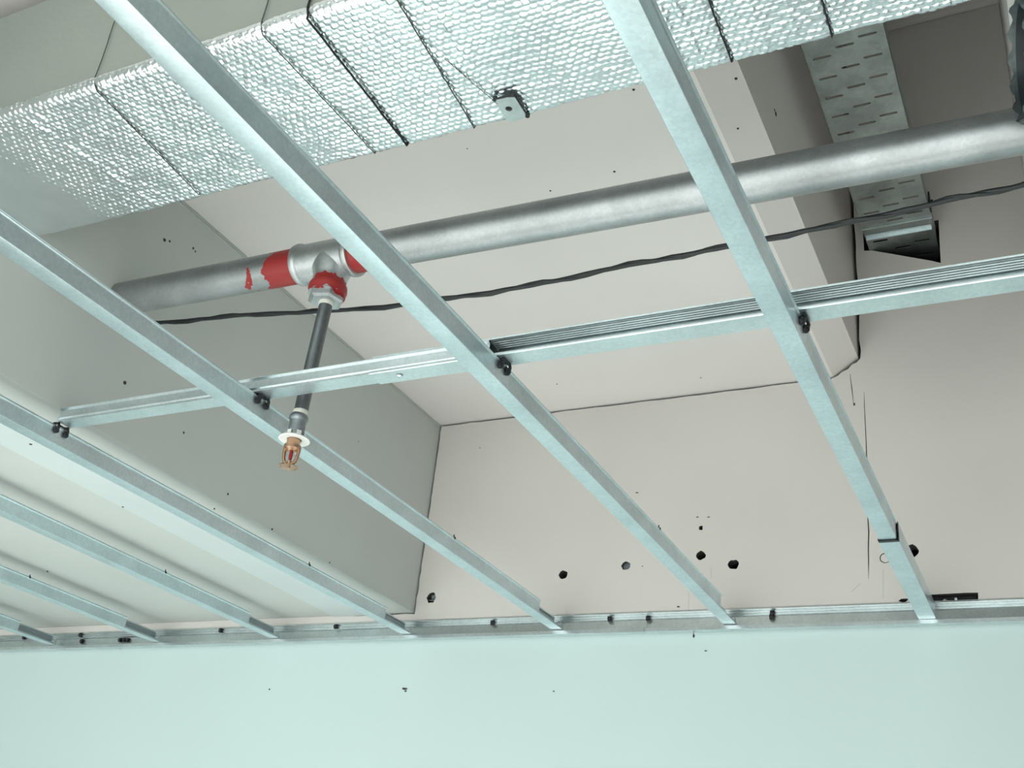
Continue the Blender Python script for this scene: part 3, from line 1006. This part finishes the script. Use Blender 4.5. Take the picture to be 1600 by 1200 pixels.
def tray_plate(y0, y1, z, name):
    """the slotted bottom sheet, its slots real openings"""
    bm = bmesh.new()
    loops = [[(TX0, y0), (TX1, y0), (TX1, y1), (TX0, y1)]]
    y = y0 + 0.03
    r_ = 0
    while y < y1 - 0.05:
        for cxf, dy in ((0.20, 0.050), (0.50, 0.022), (0.79, 0.0)):
            loops.append(slot(TX0 + (TX1 - TX0) * cxf, y + dy * 0.9))
        y += 0.0855
    allv = []
    for lp in loops:
        vs = [bm.verts.new((x, yy_, z)) for x, yy_ in lp]
        allv.append(vs)
        for i in range(len(vs)):
            bm.edges.new((vs[i], vs[(i + 1) % len(vs)]))
    bmesh.ops.triangle_fill(bm, edges=list(bm.edges), use_beauty=True)
    bm.verts.index_update()
    mb = MB().add([v.co[:] for v in bm.verts], [tuple(v.index for v in f.verts) for f in bm.faces])
    for vs in allv:
        k = len(vs)
        c0 = [v.co for v in vs]
        mb.add([tuple(c_) for c_ in c0] + [(c_.x, c_.y, z + 0.0015) for c_ in c0], [(i, (i + 1) % k, k + (i + 1) % k, k + i) for i in range(k)])
    mb.add([(TX0, y0, z + 0.0015), (TX1, y0, z + 0.0015)], [])
    bm.free()
    return mb.build(name, M['zinc_tray'], tray)


tray_plate(-1.0, 3.19, TZ, 'slotted_plate')
tray_plate(3.192, D + 0.36, TZ + 0.001, 'slotted_plate')
for xx, sg in ((TX0, -1), (TX1, 1)):
    s = MB()
    s.sheet([(0, 0), (0, 0.055), (-sg * 0.012, 0.055), (-sg * 0.012, 0.048)], 0.0012 * sg, -1.0, D + 0.36, lambda p_, q_, y_, xx=xx: (xx + p_, y_, TZ + q_))
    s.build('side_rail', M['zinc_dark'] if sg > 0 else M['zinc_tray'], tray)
cr = MB()
for yy_ in (3.193, 3.262):
    cr.box((TX0 - 0.003, yy_, TZ - 0.006), (TX1 + 0.003, yy_ + 0.003, TZ - 0.0004))
cr.box((TX0 + 0.004, 3.318, TZ - 0.012), (TX1 - 0.006, 3.321, TZ - 0.0004))
cr.box((TX0 + 0.004, 3.300, TZ - 0.0025), (TX1 - 0.006, 3.318, TZ - 0.0004))
cr.build('splice_lip', M['zinc_bright'], tray)
br = MB()
br.box((TX1 + 0.0015, 3.20, TZ - 0.002), (TX1 + 0.006, 3.235, TZ + 0.06))
br.lathe([(0.0001, 0), (0.006, 0), (0.006, 0.008), (0.0001, 0.008)], (TX1 + 0.006, 3.217, TZ + 0.03), (1, 0, 0), 6)
br.build('splice_bracket', M['black_metal'], tray)


# ------------------------------------------------------------------ open end of a flexible duct at the right edge
fx, fy, fz, fr = 0.036, 1.572, 1.425, 0.112
ang = math.radians(8)
axd = Vector((1, 0, 0))
fd = thing('flexible_duct', 'dark flexible duct with a frayed open end at the right edge', 'flexible duct', (fx, fy, fz))
e1 = Vector((-math.sin(ang), math.cos(ang), 0))
e2 = Vector((0, 0, 1))
o = Vector((fx, fy, fz))
n = 64


def ringpts(r_, dist, jag=0.0, seed=0):
    out = []
    for k in range(n):
        t_ = 2 * math.pi * k / n
        rr = r_ * (1 + jag * math.sin(9 * t_ + seed) * 0.4 + jag * math.sin(23 * t_ + seed * 2) * 0.25)
        out.append(o + axd * (dist + jag * 0.12 * math.sin(14 * t_ + seed)) + e1 * rr * math.cos(t_) + e2 * rr * math.sin(t_))
    return out


def skin(rings, close=False):
    vs = [p_ for r_ in rings for p_ in r_]
    fs = []
    m_ = len(rings)
    for i in range(m_ if close else m_ - 1):
        j = (i + 1) % m_
        for k in range(n):
            k2 = (k + 1) % n
            fs.append((i * n + k, i * n + k2, j * n + k2, j * n + k))
    return MB().add(vs, fs)


rings = [ringpts(fr * 0.89, 0.010, 0.02), ringpts(fr * 0.95, -0.004, 0.035, 1), ringpts(fr, 0.004, 0.03, 2)]
for k in range(60):
    rings.append(ringpts(fr * (0.985 + (0.02 if k % 2 else 0)), 0.02 + k * 0.02, 0.004, k))
skin(rings).build('outer_sleeve', M['flex_outer'], fd, smooth=50)
rings = [ringpts(fr * 0.845, 0.006), ringpts(fr * 0.83, 0.006), ringpts(fr * 0.83, 0.06), ringpts(fr * 0.845, 0.06)]
skin(rings, True).build('collar', M['rim'], fd, smooth=40)
rings = [ringpts(fr * 0.83, 0.004)] + [ringpts(fr * (0.82 - (0.03 if k % 2 else 0)), 0.02 + 0.015 * k) for k in range(24)] + [ringpts(0.001, 0.4)]
skin(rings).build('lining', M['flex_inner'], fd, smooth=50)
rings = [ringpts(fr * 0.94, 0.008), ringpts(fr * 0.855, 0.008), ringpts(fr * 0.855, 0.012), ringpts(fr * 0.94, 0.012)]
skin(rings, True).build('insulation_edge', M['flex_inner'], fd)

for ob in bpy.data.objects:
    if '_org' in ob:
        del ob['_org']
